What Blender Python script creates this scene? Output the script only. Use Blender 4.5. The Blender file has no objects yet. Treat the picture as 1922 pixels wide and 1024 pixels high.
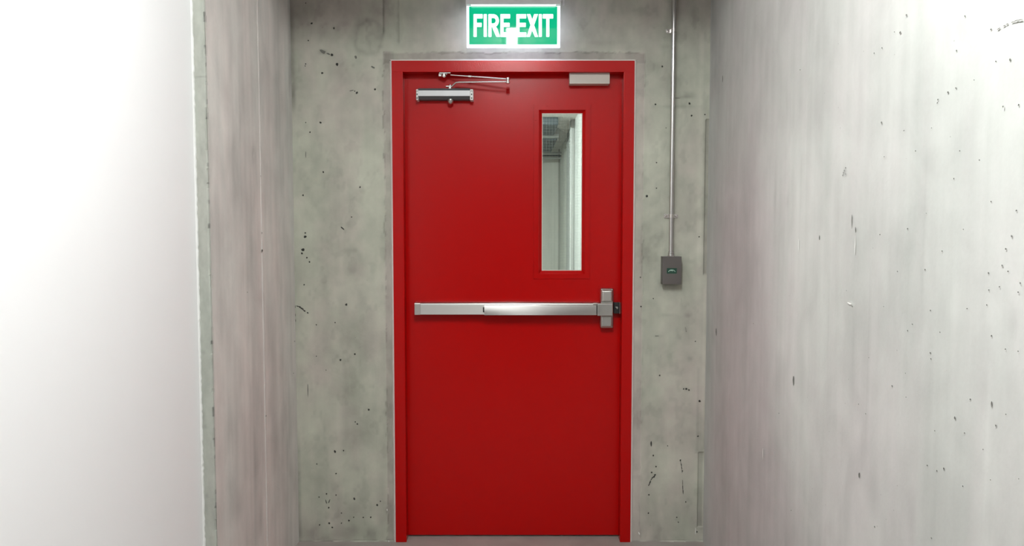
import bpy, bmesh, math, random
import numpy as np
from mathutils import Vector, Matrix

random.seed(7); rng = np.random.RandomState(11)
S = bpy.context.scene
COL = S.collection

# ---------------------------------------------------------------- camera / light / exposure
F_PX = 1388.0
PITCH = math.radians(3.2)
CAM_Z = 1.423
cam_d = bpy.data.cameras.new('camera'); cam = bpy.data.objects.new('camera', cam_d); COL.objects.link(cam)
cam_d.sensor_width = 36.0; cam_d.lens = F_PX / 1922.0 * 36.0; cam_d.clip_start = 0.02
cam.location = (0, 0, CAM_Z); cam.rotation_euler = (math.pi/2 - PITCH, 0, 0)
S.camera = cam
w = bpy.data.worlds.new('world'); S.world = w; w.use_nodes = True
w.node_tree.nodes['Background'].inputs[0].default_value = (0.9, 0.95, 1, 1)
w.node_tree.nodes['Background'].inputs[1].default_value = 0.05
S.view_settings.view_transform = 'Standard'; S.view_settings.look = 'None'
S.view_settings.gamma = 1.0; S.view_settings.use_curve_mapping = False
S.view_settings.exposure = 0.0
LAMP = 268.0          # radiance of the corridor batten light
LAMP_FAR = 900.0      # radiance of the batten light beyond the door
SIGN = 1.0

# ---------------------------------------------------------------- geometry of the place (metres)
D_WALL, D_FRAME, D_LEAF = 3.330, 3.320, 3.383
X_LEFT, X_LEFT2, X_RIGHT = -0.983, -1.024, 0.879
D_RET = 2.41          # where the concrete return on the left ends
Z_CEIL = 2.86
Z_LOW = 2.515          # lower ceiling of the recess in front of the door

def ray(x, y):
    u = (x-961)/F_PX; v = (512-y)/F_PX
    return u, math.cos(PITCH)+v*math.sin(PITCH), -math.sin(PITCH)+v*math.cos(PITCH)
def at(x, y, D):                       # point of the photo on the plane Y = D -> X, Z
    u, dy, dz = ray(x, y); t = D/dy
    return u*t, CAM_Z+dz*t
def ats(x, y, X):                      # point of the photo on the plane X = const -> Y, Z
    u, dy, dz = ray(x, y); t = X/u
    return dy*t, CAM_Z+dz*t

# ---------------------------------------------------------------- materials
def nodes(m):
    m.use_nodes = True; nt = m.node_tree
    return nt, nt.nodes['Principled BSDF']
def mat(name, col, rough=.5, metal=0, spec=.5, bump=None, coat=0, emis=None, var=0):
    m = bpy.data.materials.new(name); nt, b = nodes(m)
    b.inputs['Base Color'].default_value = (*col, 1); b.inputs['Roughness'].default_value = rough
    b.inputs['Metallic'].default_value = metal; b.inputs['Specular IOR Level'].default_value = spec
    b.inputs['Coat Weight'].default_value = coat; b.inputs['Coat Roughness'].default_value = .06
    tc = nt.nodes.new('ShaderNodeTexCoord')
    if emis:
        b.inputs['Emission Color'].default_value = (*emis[0], 1); b.inputs['Emission Strength'].default_value = emis[1]
    if var:
        n = nt.nodes.new('ShaderNodeTexNoise'); n.inputs['Scale'].default_value = 6; n.inputs['Detail'].default_value = 4
        nt.links.new(tc.outputs['Object'], n.inputs['Vector'])
        r = nt.nodes.new('ShaderNodeMapRange'); r.inputs['To Min'].default_value = 1-var; r.inputs['To Max'].default_value = 1+var
        nt.links.new(n.outputs['Fac'], r.inputs['Value'])
        v = nt.nodes.new('ShaderNodeVectorMath'); v.operation = 'SCALE'; v.inputs[0].default_value = col
        nt.links.new(r.outputs['Result'], v.inputs['Scale']); nt.links.new(v.outputs['Vector'], b.inputs['Base Color'])
    if bump:
        sc, st, dist = bump[:3]
        mp = nt.nodes.new('ShaderNodeMapping'); mp.inputs['Scale'].default_value = bump[3] if len(bump) > 3 else (1, 1, 1)
        nt.links.new(tc.outputs['Object'], mp.inputs['Vector'])
        n = nt.nodes.new('ShaderNodeTexNoise'); n.inputs['Scale'].default_value = sc; n.inputs['Detail'].default_value = 3
        nt.links.new(mp.outputs['Vector'], n.inputs['Vector'])
        bp = nt.nodes.new('ShaderNodeBump'); bp.inputs['Strength'].default_value = st; bp.inputs['Distance'].default_value = dist
        nt.links.new(n.outputs['Fac'], bp.inputs['Height']); nt.links.new(bp.outputs['Normal'], b.inputs['Normal'])
    return m

def concrete(name, green, mauve, streak=0.5, hue_bias=0.0, contrast=1.0, rough=.75, seed=0.0, pits=True, axis=(1, 1, 1)):
    """cast concrete: two paste tones, blotches, vertical run marks, pinholes; 'tone' and 'hue' attributes carry the stains and some painted shade."""
    m = bpy.data.materials.new(name); nt, b = nodes(m); N = nt.nodes; L = nt.links
    b.inputs['Roughness'].default_value = rough; b.inputs['Specular IOR Level'].default_value = .35
    tc = N.new('ShaderNodeTexCoord')
    def noise(scale, sc3, detail=5, dist=0.0, off=0.0):
        mp = N.new('ShaderNodeMapping'); mp.inputs['Scale'].default_value = sc3
        mp.inputs['Location'].default_value = (seed+off, seed*1.7+off, off)
        L.new(tc.outputs['Object'], mp.inputs['Vector'])
        n = N.new('ShaderNodeTexNoise'); n.inputs['Scale'].default_value = scale; n.inputs['Detail'].default_value = detail
        n.inputs['Distortion'].default_value = dist; L.new(mp.outputs['Vector'], n.inputs['Vector'])
        return n.outputs['Fac']
    def math_(op, a, c, clamp=False):
        n = N.new('ShaderNodeMath'); n.operation = op; n.use_clamp = clamp
        for i, q in enumerate((a, c)):
            if isinstance(q, (int, float)): n.inputs[i].default_value = q
            else: L.new(q, n.inputs[i])
        return n.outputs[0]
    def attr(nm):
        n = N.new('ShaderNodeAttribute'); n.attribute_name = nm; return n.outputs['Fac']
    big = noise(1.6, (1, 1, .6), 5, .6)
    mid = noise(7, (1, 1, .7), 6, .8, 3.1)
    run = noise(9, (1, 1, .14), 6, .5, 5.3)
    run2 = noise(34, (1, 1, .03), 3, 0, 8.3)
    fine = noise(90, (1, 1, 1), 4, 0, 1.3)
    h = math_('ADD', math_('MULTIPLY', math_('SUBTRACT', big, .5), 1.8), math_('MULTIPLY', math_('SUBTRACT', run, .5), 1.6*streak+.4))
    h = math_('ADD', math_('ADD', h, attr('hue')), .5+hue_bias, True)
    mx = N.new('ShaderNodeMix'); mx.data_type = 'RGBA'
    L.new(h, mx.inputs['Factor']); mx.inputs['A'].default_value = (*green, 1); mx.inputs['B'].default_value = (*mauve, 1)
    t = math_('MULTIPLY', math_('SUBTRACT', mid, .5), .34*contrast)
    t = math_('ADD', t, math_('MULTIPLY', math_('SUBTRACT', big, .5), .25*contrast))
    t = math_('ADD', t, math_('MULTIPLY', math_('SUBTRACT', run, .5), .55*streak*contrast))
    t = math_('ADD', t, math_('MULTIPLY', math_('SUBTRACT', run2, .5), .22*streak*contrast))
    t = math_('ADD', t, math_('MULTIPLY', math_('SUBTRACT', fine, .5), .07))
    t = math_('ADD', math_('ADD', t, attr('tone')), 1.0)
    if pits:
        vo = N.new('ShaderNodeTexVoronoi'); vo.inputs['Scale'].default_value = 17; vo.inputs['Randomness'].default_value = 1
        L.new(tc.outputs['Object'], vo.inputs['Vector'])
        c = math_('MULTIPLY', math_('SUBTRACT', .035, vo.outputs['Distance']), 60, True)
        sel = math_('GREATER_THAN', N.new('ShaderNodeSeparateColor').outputs[0], 2)
        sep = N.new('ShaderNodeSeparateColor'); L.new(vo.outputs['Color'], sep.inputs[0])
        c = math_('MULTIPLY', c, math_('GREATER_THAN', sep.outputs[0], .72))
        t = math_('SUBTRACT', t, math_('MULTIPLY', c, .32))
    v = N.new('ShaderNodeVectorMath'); v.operation = 'SCALE'
    L.new(mx.outputs['Result'], v.inputs[0]); L.new(t, v.inputs['Scale']); L.new(v.outputs['Vector'], b.inputs['Base Color'])
    bp = N.new('ShaderNodeBump'); bp.inputs['Strength'].default_value = .35; bp.inputs['Distance'].default_value = .002
    L.new(math_('ADD', mid, math_('MULTIPLY', fine, .4)), bp.inputs['Height']); L.new(bp.outputs['Normal'], b.inputs['Normal'])
    return m

M = {}
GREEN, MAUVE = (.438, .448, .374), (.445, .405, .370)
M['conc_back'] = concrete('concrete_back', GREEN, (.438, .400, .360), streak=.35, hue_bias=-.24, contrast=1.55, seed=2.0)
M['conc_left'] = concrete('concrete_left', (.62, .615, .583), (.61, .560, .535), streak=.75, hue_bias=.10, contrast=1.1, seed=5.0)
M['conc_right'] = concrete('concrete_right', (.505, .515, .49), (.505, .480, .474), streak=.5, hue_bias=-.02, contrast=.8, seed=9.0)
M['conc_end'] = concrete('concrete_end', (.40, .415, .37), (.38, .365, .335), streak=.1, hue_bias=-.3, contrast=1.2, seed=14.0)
M['conc_plain'] = concrete('concrete_plain', (.42, .43, .40), (.41, .39, .37), streak=.2, hue_bias=0, contrast=.6, seed=20.0)
M['conc_floor'] = concrete('concrete_floor', (.33, .31, .285), (.33, .275, .26), streak=.0, hue_bias=.15, contrast=1.0, seed=25.0, rough=.6)
M['white'] = mat('white_wall_paint', (.86, .86, .87), .55, bump=(60, .12, .001), var=.01)
M['white_edge'] = mat('white_filler', (.80, .80, .79), .7, bump=(70, .4, .001))
M['pit'] = mat('shaded_concrete_pit', (.035, .035, .032), .9)  # dark colour holds part of the shade inside the hollows
M['stainpit'] = mat('smudge_and_pit_shade', (.15, .15, .135), .9)  # smudges, and hollows whose shade is partly in this colour
M['smudge'] = mat('grey_smudge', (.27, .27, .26), .9)
M['chip'] = mat('fresh_concrete_chip', (.72, .72, .69), .8)
M['ridge'] = mat('cement_ridge', (.52, .48, .455), .75, bump=(60, .4, .002))
M['red'] = mat('red_gloss_paint', (.43, .0003, .0003), .29, spec=.25, bump=(170, .16, .0008))
M['redframe'] = mat('red_frame_paint', (.43, .0005, .0005), .23, spec=.24, bump=(240, .30, .0010))
M['reddark'] = M['red']
M['caulk'] = mat('grey_sealant', (.68, .61, .58), .6, bump=(50, .3, .001))
M['steel'] = mat('brushed_steel', (.56, .555, .53), .30, 1, bump=(60, .10, .0005, (.3, 1, 14)))
M['steel_l'] = mat('satin_steel', (.62, .60, .57), .33, 1, bump=(60, .06, .0005, (1, 1, 8)))
M['chrome'] = mat('bright_zinc', (.72, .69, .67), .22, 1)
M['alu'] = mat('closer_metal_lit', (.62, .63, .64), .42, .1, bump=(300, .05, .0003))  # lighter copy of the closer's metal, for its lit front
M['alu_d'] = mat('closer_metal_shaded', (.085, .088, .092), .5, 0, spec=.25)  # darker copy of the closer's metal, shade put into the colour
M['alu_w'] = mat('white_end_cap', (.72, .71, .69), .4)
M['black'] = mat('black_steel', (.012, .012, .012), .4)
M['beige'] = mat('beige_plastic', (.50, .45, .40), .45)
M['gasket'] = mat('pale_glazing_tape', (.66, .58, .53), .6)
M['wire'] = mat('glass_wire', (.30, .33, .32), .45, .3)
M['galv'] = mat('galvanised_steel', (.60, .59, .58), .24, 1, bump=(80, .08, .0005, (1, 1, .1)))
M['boxgrey'] = mat('grey_steel_box', (.130, .118, .112), .45, .3, bump=(120, .05, .0005))
M['lbl'] = mat('dark_green_label', (.012, .060, .038), .4)
M['lblw'] = mat('label_print', (.50, .66, .58), .5)
M['housing'] = mat('grey_sign_housing', (.78, .78, .80), .4)
M['sign_g'] = mat('green_sign_panel', (.0, .15, .08), .03, spec=.5, emis=((0.0, .42, .20), 1.0*SIGN))
M['sign_w'] = mat('white_sign_panel', (.6, .6, .6), .07, spec=.5, emis=((.90, .97, 1.0), 1.35*SIGN))
M['sign_edge'] = mat('sign_light_edge', (.6, .6, .6), .3, emis=((.74, .80, 1.0), 3.0*SIGN))
M['led'] = mat('led_strip', (.6, .6, .6), .3, emis=((.75, .93, 1.0), 5.0*SIGN))
M['lamp'] = mat('lamp_diffuser', (.8, .8, .8), .4, emis=((.97, 1.0, .985), LAMP))
M['lamp2'] = mat('far_lamp_diffuser', (.8, .8, .8), .4, emis=((.96, 1.0, .97), LAMP_FAR))
M['lampbody'] = mat('white_lamp_body', (.75, .75, .75), .4)
M['far_dark'] = mat('far_duct_metal', (.055, .070, .078), .5, .3, var=.2)
M['far_pipe'] = mat('far_pipe_metal', (.30, .33, .32), .4, .3)
M['conc_far'] = concrete('concrete_far', (.46, .48, .44), (.46, .455, .43), streak=.2, hue_bias=-.2, contrast=.6, seed=31.0)
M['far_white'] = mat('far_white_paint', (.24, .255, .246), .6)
def brushed(m, aniso=.9):
    nt = m.node_tree; b = nt.nodes['Principled BSDF']; t = nt.nodes.new('ShaderNodeTangent'); t.direction_type = 'RADIAL'; t.axis = 'Z'
    b.inputs['Anisotropic'].default_value = aniso; b.inputs['Anisotropic Rotation'].default_value = .25
    nt.links.new(t.outputs[0], b.inputs['Tangent'])
M['pad'] = mat('brushed_push_pad', (.50, .49, .475), .34, 1); brushed(M['pad'], .93)
M['rail'] = mat('brushed_rail', (.58, .575, .555), .42, 1); brushed(M['rail'], .7)
def glass_mat():
    m = bpy.data.materials.new('window_glass'); m.use_nodes = True; nt = m.node_tree; nt.nodes.clear()
    o = nt.nodes.new('ShaderNodeOutputMaterial'); mx = nt.nodes.new('ShaderNodeMixShader'); fr = nt.nodes.new('ShaderNodeFresnel')
    fr.inputs[0].default_value = 1.5
    t = nt.nodes.new('ShaderNodeBsdfTransparent'); t.inputs[0].default_value = (.90, .93, .91, 1)
    g = nt.nodes.new('ShaderNodeBsdfGlossy'); g.inputs['Roughness'].default_value = .02; g.inputs[0].default_value = (1, 1, 1, 1)
    nt.links.new(fr.outputs[0], mx.inputs[0]); nt.links.new(t.outputs[0], mx.inputs[1]); nt.links.new(g.outputs[0], mx.inputs[2])
    nt.links.new(mx.outputs[0], o.inputs[0]); return m
M['glass'] = glass_mat()

# ---------------------------------------------------------------- helpers
def link(name, me, m, parent=None):
    o = bpy.data.objects.new(name, me); COL.objects.link(o)
    if m is not None: me.materials.append(m)
    if parent is not None:
        o.parent = parent; o.matrix_parent_inverse = Matrix.Translation(-Vector(tuple(parent['_w'])))
    return o
def obj(name, bm, m, parent=None, smooth=False, label=None, kind=None):
    bm.normal_update(); me = bpy.data.meshes.new(name); bm.to_mesh(me); bm.free()
    if smooth:
        for p in me.polygons: p.use_smooth = True
        me.set_sharp_from_angle(angle=math.radians(40))
    o = link(name, me, m, parent); o['_w'] = (0., 0., 0.)
    if smooth:
        wn = o.modifiers.new('weighted', 'WEIGHTED_NORMAL'); wn.keep_sharp = True; wn.weight = 80
    if label: o['label'] = label
    if kind: o['kind'] = kind
    return o
def root(name, loc, label=None, cat=None, kind=None, group=None):
    o = bpy.data.objects.new(name, None); COL.objects.link(o); o.location = loc; o['_w'] = tuple(float(v) for v in loc)
    o.empty_display_size = .05
    if label: o['label'] = label
    if cat: o['category'] = cat
    if kind: o['kind'] = kind
    if group: o['group'] = group
    return o
def box(bm, x0, x1, y0, y1, z0, z1, bev=0, seg=2):
    b = bmesh.new()
    bmesh.ops.create_cube(b, size=1)
    for v in b.verts:
        v.co = Vector((x0+(v.co.x+.5)*(x1-x0), y0+(v.co.y+.5)*(y1-y0), z0+(v.co.z+.5)*(z1-z0)))
    if bev: bmesh.ops.bevel(b, geom=b.edges[:], offset=bev, segments=seg, affect='EDGES', profile=.5)
    merge(bm, b)
def merge(bm, b):
    me = bpy.data.meshes.new('tmp'); b.to_mesh(me); b.free(); bm.from_mesh(me); bpy.data.meshes.remove(me)
def B(*a, **k):
    bm = bmesh.new(); box(bm, *a, **k); return bm
def tube(bm, pts, r, n=16, cap=True, radii=None):
    pts = [Vector(p) for p in pts]; rings = []
    prev = None
    for i, p in enumerate(pts):
        if i == 0: d = (pts[1]-p)
        elif i == len(pts)-1: d = (p-pts[i-1])
        else: d = (pts[i+1]-p).normalized()+(p-pts[i-1]).normalized()
        d.normalize()
        a = Vector((0, 0, 1)) if abs(d.z) < .9 else Vector((1, 0, 0))
        if prev is not None: a = prev
        e1 = (a-d*a.dot(d)).normalized(); e2 = d.cross(e1); prev = e1
        rr = radii[i] if radii else r
        rings.append([bm.verts.new(p+(e1*math.cos(2*math.pi*k/n)+e2*math.sin(2*math.pi*k/n))*rr) for k in range(n)])
    for a, c in zip(rings, rings[1:]):
        for k in range(n): bm.faces.new((a[k], a[(k+1) % n], c[(k+1) % n], c[k]))
    if cap:
        bm.faces.new(rings[0][::-1]); bm.faces.new(rings[-1])
    return bm
def T(pts, r, **k): return tube(bmesh.new(), pts, r, **k)
def lathe(c, axis, prof, n=20):
    """profile [(along, radius)] round an axis through c"""
    c = Vector(c); d = Vector(axis).normalized()
    return tube(bmesh.new(), [c+d*a for a, _ in prof], 0, n=n, radii=[max(r, 1e-5) for _, r in prof])
def prism_x(bm, prof, x0, x1, bevel=0):
    """closed (y, z) profile drawn out along X"""
    a = [bm.verts.new((x0, y, z)) for y, z in prof]; b = [bm.verts.new((x1, y, z)) for y, z in prof]; n = len(prof)
    for i in range(n): bm.faces.new((a[i], a[(i+1) % n], b[(i+1) % n], b[i]))
    bm.faces.new(a[::-1]); bm.faces.new(b)
    bmesh.ops.recalc_face_normals(bm, faces=bm.faces)
    return bm
def rings_loft(bm, rings, close=False):
    """rings: list of (x0,x1,z0,z1,y) rectangles joined in turn"""
    vs = [[bm.verts.new(p) for p in ((x0, y, z0), (x1, y, z0), (x1, y, z1), (x0, y, z1))] for x0, x1, z0, z1, y in rings]
    if close: vs.append(vs[0])
    for a, c in zip(vs, vs[1:]):
        for k in range(4): bm.faces.new((a[k], a[(k+1) % 4], c[(k+1) % 4], c[k]))
    bmesh.ops.recalc_face_normals(bm, faces=bm.faces)
    return bm

# ---- concrete surfaces: a fine grid with real relief and 'tone'/'hue' attributes
def vnoise(U, V, su, sv, seed):
    r = np.random.RandomState(seed); G = r.rand(64, 64)
    a = U/su+100; b = V/sv+100; i = np.floor(a).astype(int); j = np.floor(b).astype(int)
    fa = a-i; fb = b-j; fa = fa*fa*(3-2*fa); fb = fb*fb*(3-2*fb)
    g = lambda p, q: G[p % 64, q % 64]
    return (g(i, j)*(1-fa)+g(i+1, j)*fa)*(1-fb)+(g(i, j+1)*(1-fa)+g(i+1, j+1)*fa)*fb-.5
def surf(name, m, P, us, vs, disp, tone, hue, hole=None, extra=None, label=None, parent=None):
    """P(u, v, d) -> xyz; d is the relief towards the room"""
    U, V = np.meshgrid(us, vs, indexing='ij'); d = disp(U, V)
    X = P(U, V, d); co = np.stack(X, -1).reshape(-1, 3)
    nu, nv = len(us), len(vs); idx = np.arange(nu*nv).reshape(nu, nv)
    q = np.stack([idx[:-1, :-1], idx[1:, :-1], idx[1:, 1:], idx[:-1, 1:]], -1)
    keep = np.ones(q.shape[:2], bool)
    if hole:
        cu = (us[:-1]+us[1:])/2; cv = (vs[:-1]+vs[1:])/2
        inn = ((cu > hole[0]) & (cu < hole[1]))[:, None] & ((cv > hole[2]) & (cv < hole[3]))[None, :]
        keep = ~inn
    q = q[keep]
    verts = co.tolist(); faces = q.tolist(); n0 = len(verts)
    for (x0, x1, y0, y1, z0, z1) in (extra or []):
        k = len(verts)
        verts += [(x0, y0, z0), (x1, y0, z0), (x1, y1, z0), (x0, y1, z0), (x0, y0, z1), (x1, y0, z1), (x1, y1, z1), (x0, y1, z1)]
        faces += [[k, k+3, k+2, k+1], [k+4, k+5, k+6, k+7], [k, k+1, k+5, k+4], [k+1, k+2, k+6, k+5], [k+2, k+3, k+7, k+6], [k+3, k, k+4, k+7]]
    me = bpy.data.meshes.new(name); me.from_pydata(verts, [], faces)
    for nm, fn in (('tone', tone), ('hue', hue)):
        a = me.attributes.new(nm, 'FLOAT', 'POINT'); vals = np.zeros(len(verts), np.float32); vals[:n0] = fn(U, V).reshape(-1)
        a.data.foreach_set('value', vals)
    me.update()
    o = link(name, me, m, parent); o['_w'] = (0., 0., 0.)
    if parent is None: o['kind'] = 'structure'
    if label: o['label'] = label
    return o
def sm(x): x = np.clip(x, 0, 1); return x*x*(3-2*x)
def blob(U, V, u, v, ru, rv, p=2.0): return np.exp(-(np.abs((U-u)/ru)**p+np.abs((V-v)/rv)**p))
def band(x, lo, hi, s): return sm((x-lo)/s+.5)*sm((hi-x)/s+.5)

# ---- marks: small hollows, cracks, chips as thin irregular patches, hollow shade in the colour
def marks(name, parent, m, frame, items):
    """frame(a, b, e) -> xyz ; items: list of polygons [(a, b), ...] in wall coordinates"""
    bm = bmesh.new()
    for poly in items:
        ca = sum(p[0] for p in poly)/len(poly); cb = sum(p[1] for p in poly)/len(poly)
        rim = [bm.verts.new(frame(a, b, .0016)) for a, b in poly]
        inn = [bm.verts.new(frame(ca+(a-ca)*.6, cb+(b-cb)*.6, .0008)) for a, b in poly]
        n = len(poly)
        for i in range(n): bm.faces.new((rim[i], rim[(i+1) % n], inn[(i+1) % n], inn[i]))
        bm.faces.new(inn)
    o = obj(name, bm, m, parent, kind='stuff'); return o
def pit_poly(a, b, ra, rb, ang=0, n=8):
    out = []
    for k in range(n):
        t = 2*math.pi*k/n; r = random.uniform(.7, 1.2)
        x = ra*r*math.cos(t); y = rb*r*math.sin(t)
        out.append((a+x*math.cos(ang)-y*math.sin(ang), b+x*math.sin(ang)+y*math.cos(ang)))
    return out
def crack_polys(pts, wd):
    out = []
    for (a, b), (c, d) in zip(pts, pts[1:]):
        n = 3
        for k in range(n):
            if random.random() < .18: continue
            t = (k+.5)/n; L = math.hypot(c-a, d-b)/n*.62
            out.append(pit_poly(a+(c-a)*t+random.uniform(-.3, .3)*wd, b+(d-b)*t+random.uniform(-.3, .3)*wd, L, wd*random.uniform(.5, 1.2), math.atan2(d-b, c-a), 7))
    return out

# ================================================================ SETTING
FX0, FX1, FZ1 = -.534, .5435, 2.1785       # outer edges of the door frame
IX0, IX1, IZ1 = -.484, .4955, 2.1284       # inner edges

# ---- back wall
us = np.concatenate([np.arange(X_LEFT-.03, FX0, .006), [FX0], np.linspace(FX0, FX1, 170)[1:], np.arange(FX1+.006, X_RIGHT+.03, .006)])
vs = np.concatenate([np.arange(0, FZ1-.003, .006), [FZ1], np.arange(FZ1+.005, 2.52, .005), np.arange(2.53, Z_CEIL+.02, .03)])
def wb(x, y): return at(x, y, D_WALL)
def R(px): return px*3.33/F_PX
back_blobs = [ # px x, px y, rx, ry, tone, hue
 (606, 97, 7, 4, -.35, 0), (548, 90, 5, 95, -.28, .1), (551, 185, 4, 20, -.25, -.1), (560, 60, 30, 60, -.05, .25), (640, 30, 80, 40, -.06, .3), (1290, 40, 45, 60, -.08, .3),  # left-corner entries paint the shade there as darker tone
 (650, 330, 50, 70, .05, -.1), (700, 300, 26, 80, .06, -.3), (705, 480, 22, 90, .05, -.35), (600, 470, 45, 70, .05, .05), (575, 620, 14, 160, .05, -.2),
 (655, 510, 14, 8, -.06, 0), (650, 470, 20, 26, -.06, -.1), (640, 735, 30, 14, -.08, 0), (680, 745, 12, 20, -.07, 0), (680, 805, 18, 30, -.08, -.1), (700, 850, 18, 110, .06, -.2),
 (600, 840, 14, 14, -.08, .1), (610, 905, 26, 12, -.08, 0), (668, 878, 7, 6, -.1, .1), (665, 960, 45, 25, -.05, .25), (640, 1000, 90, 14, -.12, .05), (700, 1000, 15, 15, -.12, .1),
 (590, 770, 6, 30, -.06, 0), (571, 900, 6, 60, .06, -.1), (560, 940, 6, 70, -.14, .1), (705, 965, 12, 22, .03, .25),
 (1235, 300, 20, 90, .05, -.1), (1213, 430, 13, 26, -.12, -.2), (1210, 500, 12, 45, -.10, -.1), (1228, 125, 14, 12, -.12, -.1), (1294, 178, 10, 6, -.22, 0), (1268, 200, 34, 3, -.18, 0), (1280, 182, 22, 2.5, -.16, 0),
 (1298, 366, 7, 7, -.12, .1), (1296, 490, 8, 4, -.16, .1), (1290, 592, 6, 4, -.2, .1), (1253, 591, 14, 3, -.13, 0), (1295, 673, 5, 5, -.2, .1), (1235, 630, 9, 3, -.15, 0), (1288, 618, 4, 9, -.15, 0), (1310, 300, 10, 90, .05, .15),
 (1291, 730, 10, 3, -.12, .05), (1245, 760, 20, 20, -.06, 0), (1215, 880, 6, 60, -.08, .1), (1250, 960, 60, 30, -.05, .1), (1205, 990, 10, 25, -.1, -.1), (1213, 1003, 10, 12, .08, 0), (1265, 840, 30, 100, .03, -.2),
 (1195, 60, 60, 20, -.04, .0), (1140, 80, 50, 5, -.10, .1), (1180, 90, 30, 6, -.12, .1), (800, 60, 40, 40, -.02, .1), (620, 250, 40, 60, .03, .1), (600, 150, 40, 40, -.02, .1)]
def back_tone(U, V):
    t = np.zeros_like(U)
    for x, y, rx, ry, a, h in back_blobs:
        u, v = wb(x, y); t += a*blob(U, V, u, v, R(rx), R(ry), 2.4)
    # rounded damp patch above the frame's corner: dark rim, paler middle
    u, v = wb(692, 70); r = np.sqrt(((U-u)/R(29))**2+((V-v)/R(35))**2)+.25*vnoise(U, V, .03, .03, 3)
    t += -.17*np.exp(-((r-.92)/.17)**2)*(1-.5*sm((U-u)/R(20)))-.05*(r < .95)
    # mortar band round the door frame
    jag = vnoise(U, V, .02, .05, 5)*.010+vnoise(U, V, .006, .015, 6)*.006
    lf = band(U, wb(723, 500)[0]+jag, FX0+.01, .004)*(V < wb(700, 97)[1]); rt = band(U, FX1-.01, wb(1205, 500)[0]+jag, .004)*(V < wb(700, 99)[1])
    jag2 = vnoise(U, V, .05, .02, 7)*.012+vnoise(U, V, .013, .01, 8)*.008
    tp = band(V, FZ1-.01, wb(961, 99)[1]+jag2, .005)*band(U, wb(724, 500)[0], wb(1207, 500)[0], .01)
    t += -.16*lf+.0*rt-.20*tp
    t += -.30*np.exp(-((V-(wb(961, 99)[1]+jag2))/.0022)**2)*band(U, wb(745, 99)[0], wb(1200, 99)[0], .02)*(vnoise(U, V, .06, .5, 9) > -.15)
    t += -.28*np.exp(-((U-(wb(723, 500)[0]+jag))/.002)**2)*(V < wb(0, 97)[1])*(vnoise(U, V, .5, .09, 12) > -.05)
    t += -.18*np.exp(-((U-(wb(1206, 500)[0]+jag))/.002)**2)*(V < wb(0, 99)[1])*(vnoise(U, V, .5, .11, 13) > -.05)
    # formwork joints above the frame; slots by the right wall, shade in the tone
    t += -.55*np.exp(-((U-wb(720.5, 30)[0])/.0028)**2)*sm((V-wb(0, 62)[1])/.02+.5)
    t += -.30*np.exp(-((U-wb(747, 30)[0])/.003)**2)*sm((V-wb(0, 82)[1])/.03+.5)*(1+vnoise(U, V, .5, .03, 14))
    s1 = band(U, wb(1321.5, 400)[0], wb(1329, 400)[0], .004)*band(V, wb(0, 515)[1], wb(0, 224)[1], .01); s2 = band(U, wb(1309.5, 900)[0], wb(1319, 900)[0], .004)*band(V, wb(0, 988)[1], wb(0, 849)[1], .008)
    t += -.30*s1-.20*s2+.10*band(U, wb(1316, 900)[0], wb(1319, 900)[0], .003)*band(V, wb(0, 840)[1], wb(0, 540)[1], .02)
    t += -.12*band(U, wb(1309, 700)[0], wb(1314, 700)[0], .003)*band(V, wb(0, 850)[1], wb(0, 690)[1], .02)
    t += .10*band(U, wb(1313, 100)[0], wb(1321, 100)[0], .006)*band(V, wb(0, 500)[1], wb(0, 60)[1], .05)
    # skirting line of slurry at the floor
    zz = wb(0, 1014.5)[1]+vnoise(U, V, .03, 9, 20)*.006
    t += -.28*np.exp(-((V-zz)/.003)**2)+.16*np.exp(-((V-zz+.008)/.004)**2)*(vnoise(U, V, .03, 9, 21) > -.05)
    t += -.10*band(U, wb(556, 900)[0], wb(565, 900)[0], .004)*band(V, 0, wb(0, 820)[1], .1)
    # soft run marks and mottling; upper-left shade painted into the tone
    t += .08*vnoise(U, V, .05, .6, 30)+.11*vnoise(U, V, .12, .12, 31)+.12*vnoise(U, V, .04, .05, 32)+.07*vnoise(U, V, .018, .022, 33)
    t -= .09*sm((vnoise(U, V, .045, .06, 34)+vnoise(U, V, .015, .02, 35)*.5-.22)/.18)+.10*sm((V-2.2)/.2)*band(U, -1, -.55, .1)
    return t
def back_hue(U, V):
    h = np.zeros_like(U)
    for x, y, rx, ry, a, k in back_blobs:
        u, v = wb(x, y); h += k*blob(U, V, u, v, R(rx)*1.1, R(ry)*1.1)
    h += .5*band(U, wb(723, 500)[0], FX0, .004)*(V < wb(0, 97)[1])+.5*band(V, FZ1, wb(961, 99)[1], .006)*band(U, FX0, FX1, .05)
    h += .7*band(U, FX1, wb(1206, 500)[0], .004)*(V < wb(0, 99)[1])
    h += .4*sm((V-2.28)/.12)*band(U, -1, -.5, .1)+.35*sm((V-2.28)/.12)*band(U, .6, 1, .1)
    h += .55*vnoise(U, V, .15, .25, 40)+.4*vnoise(U, V, .05, .3, 41)+.4*vnoise(U, V, .04, .05, 42)
    return h
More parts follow.
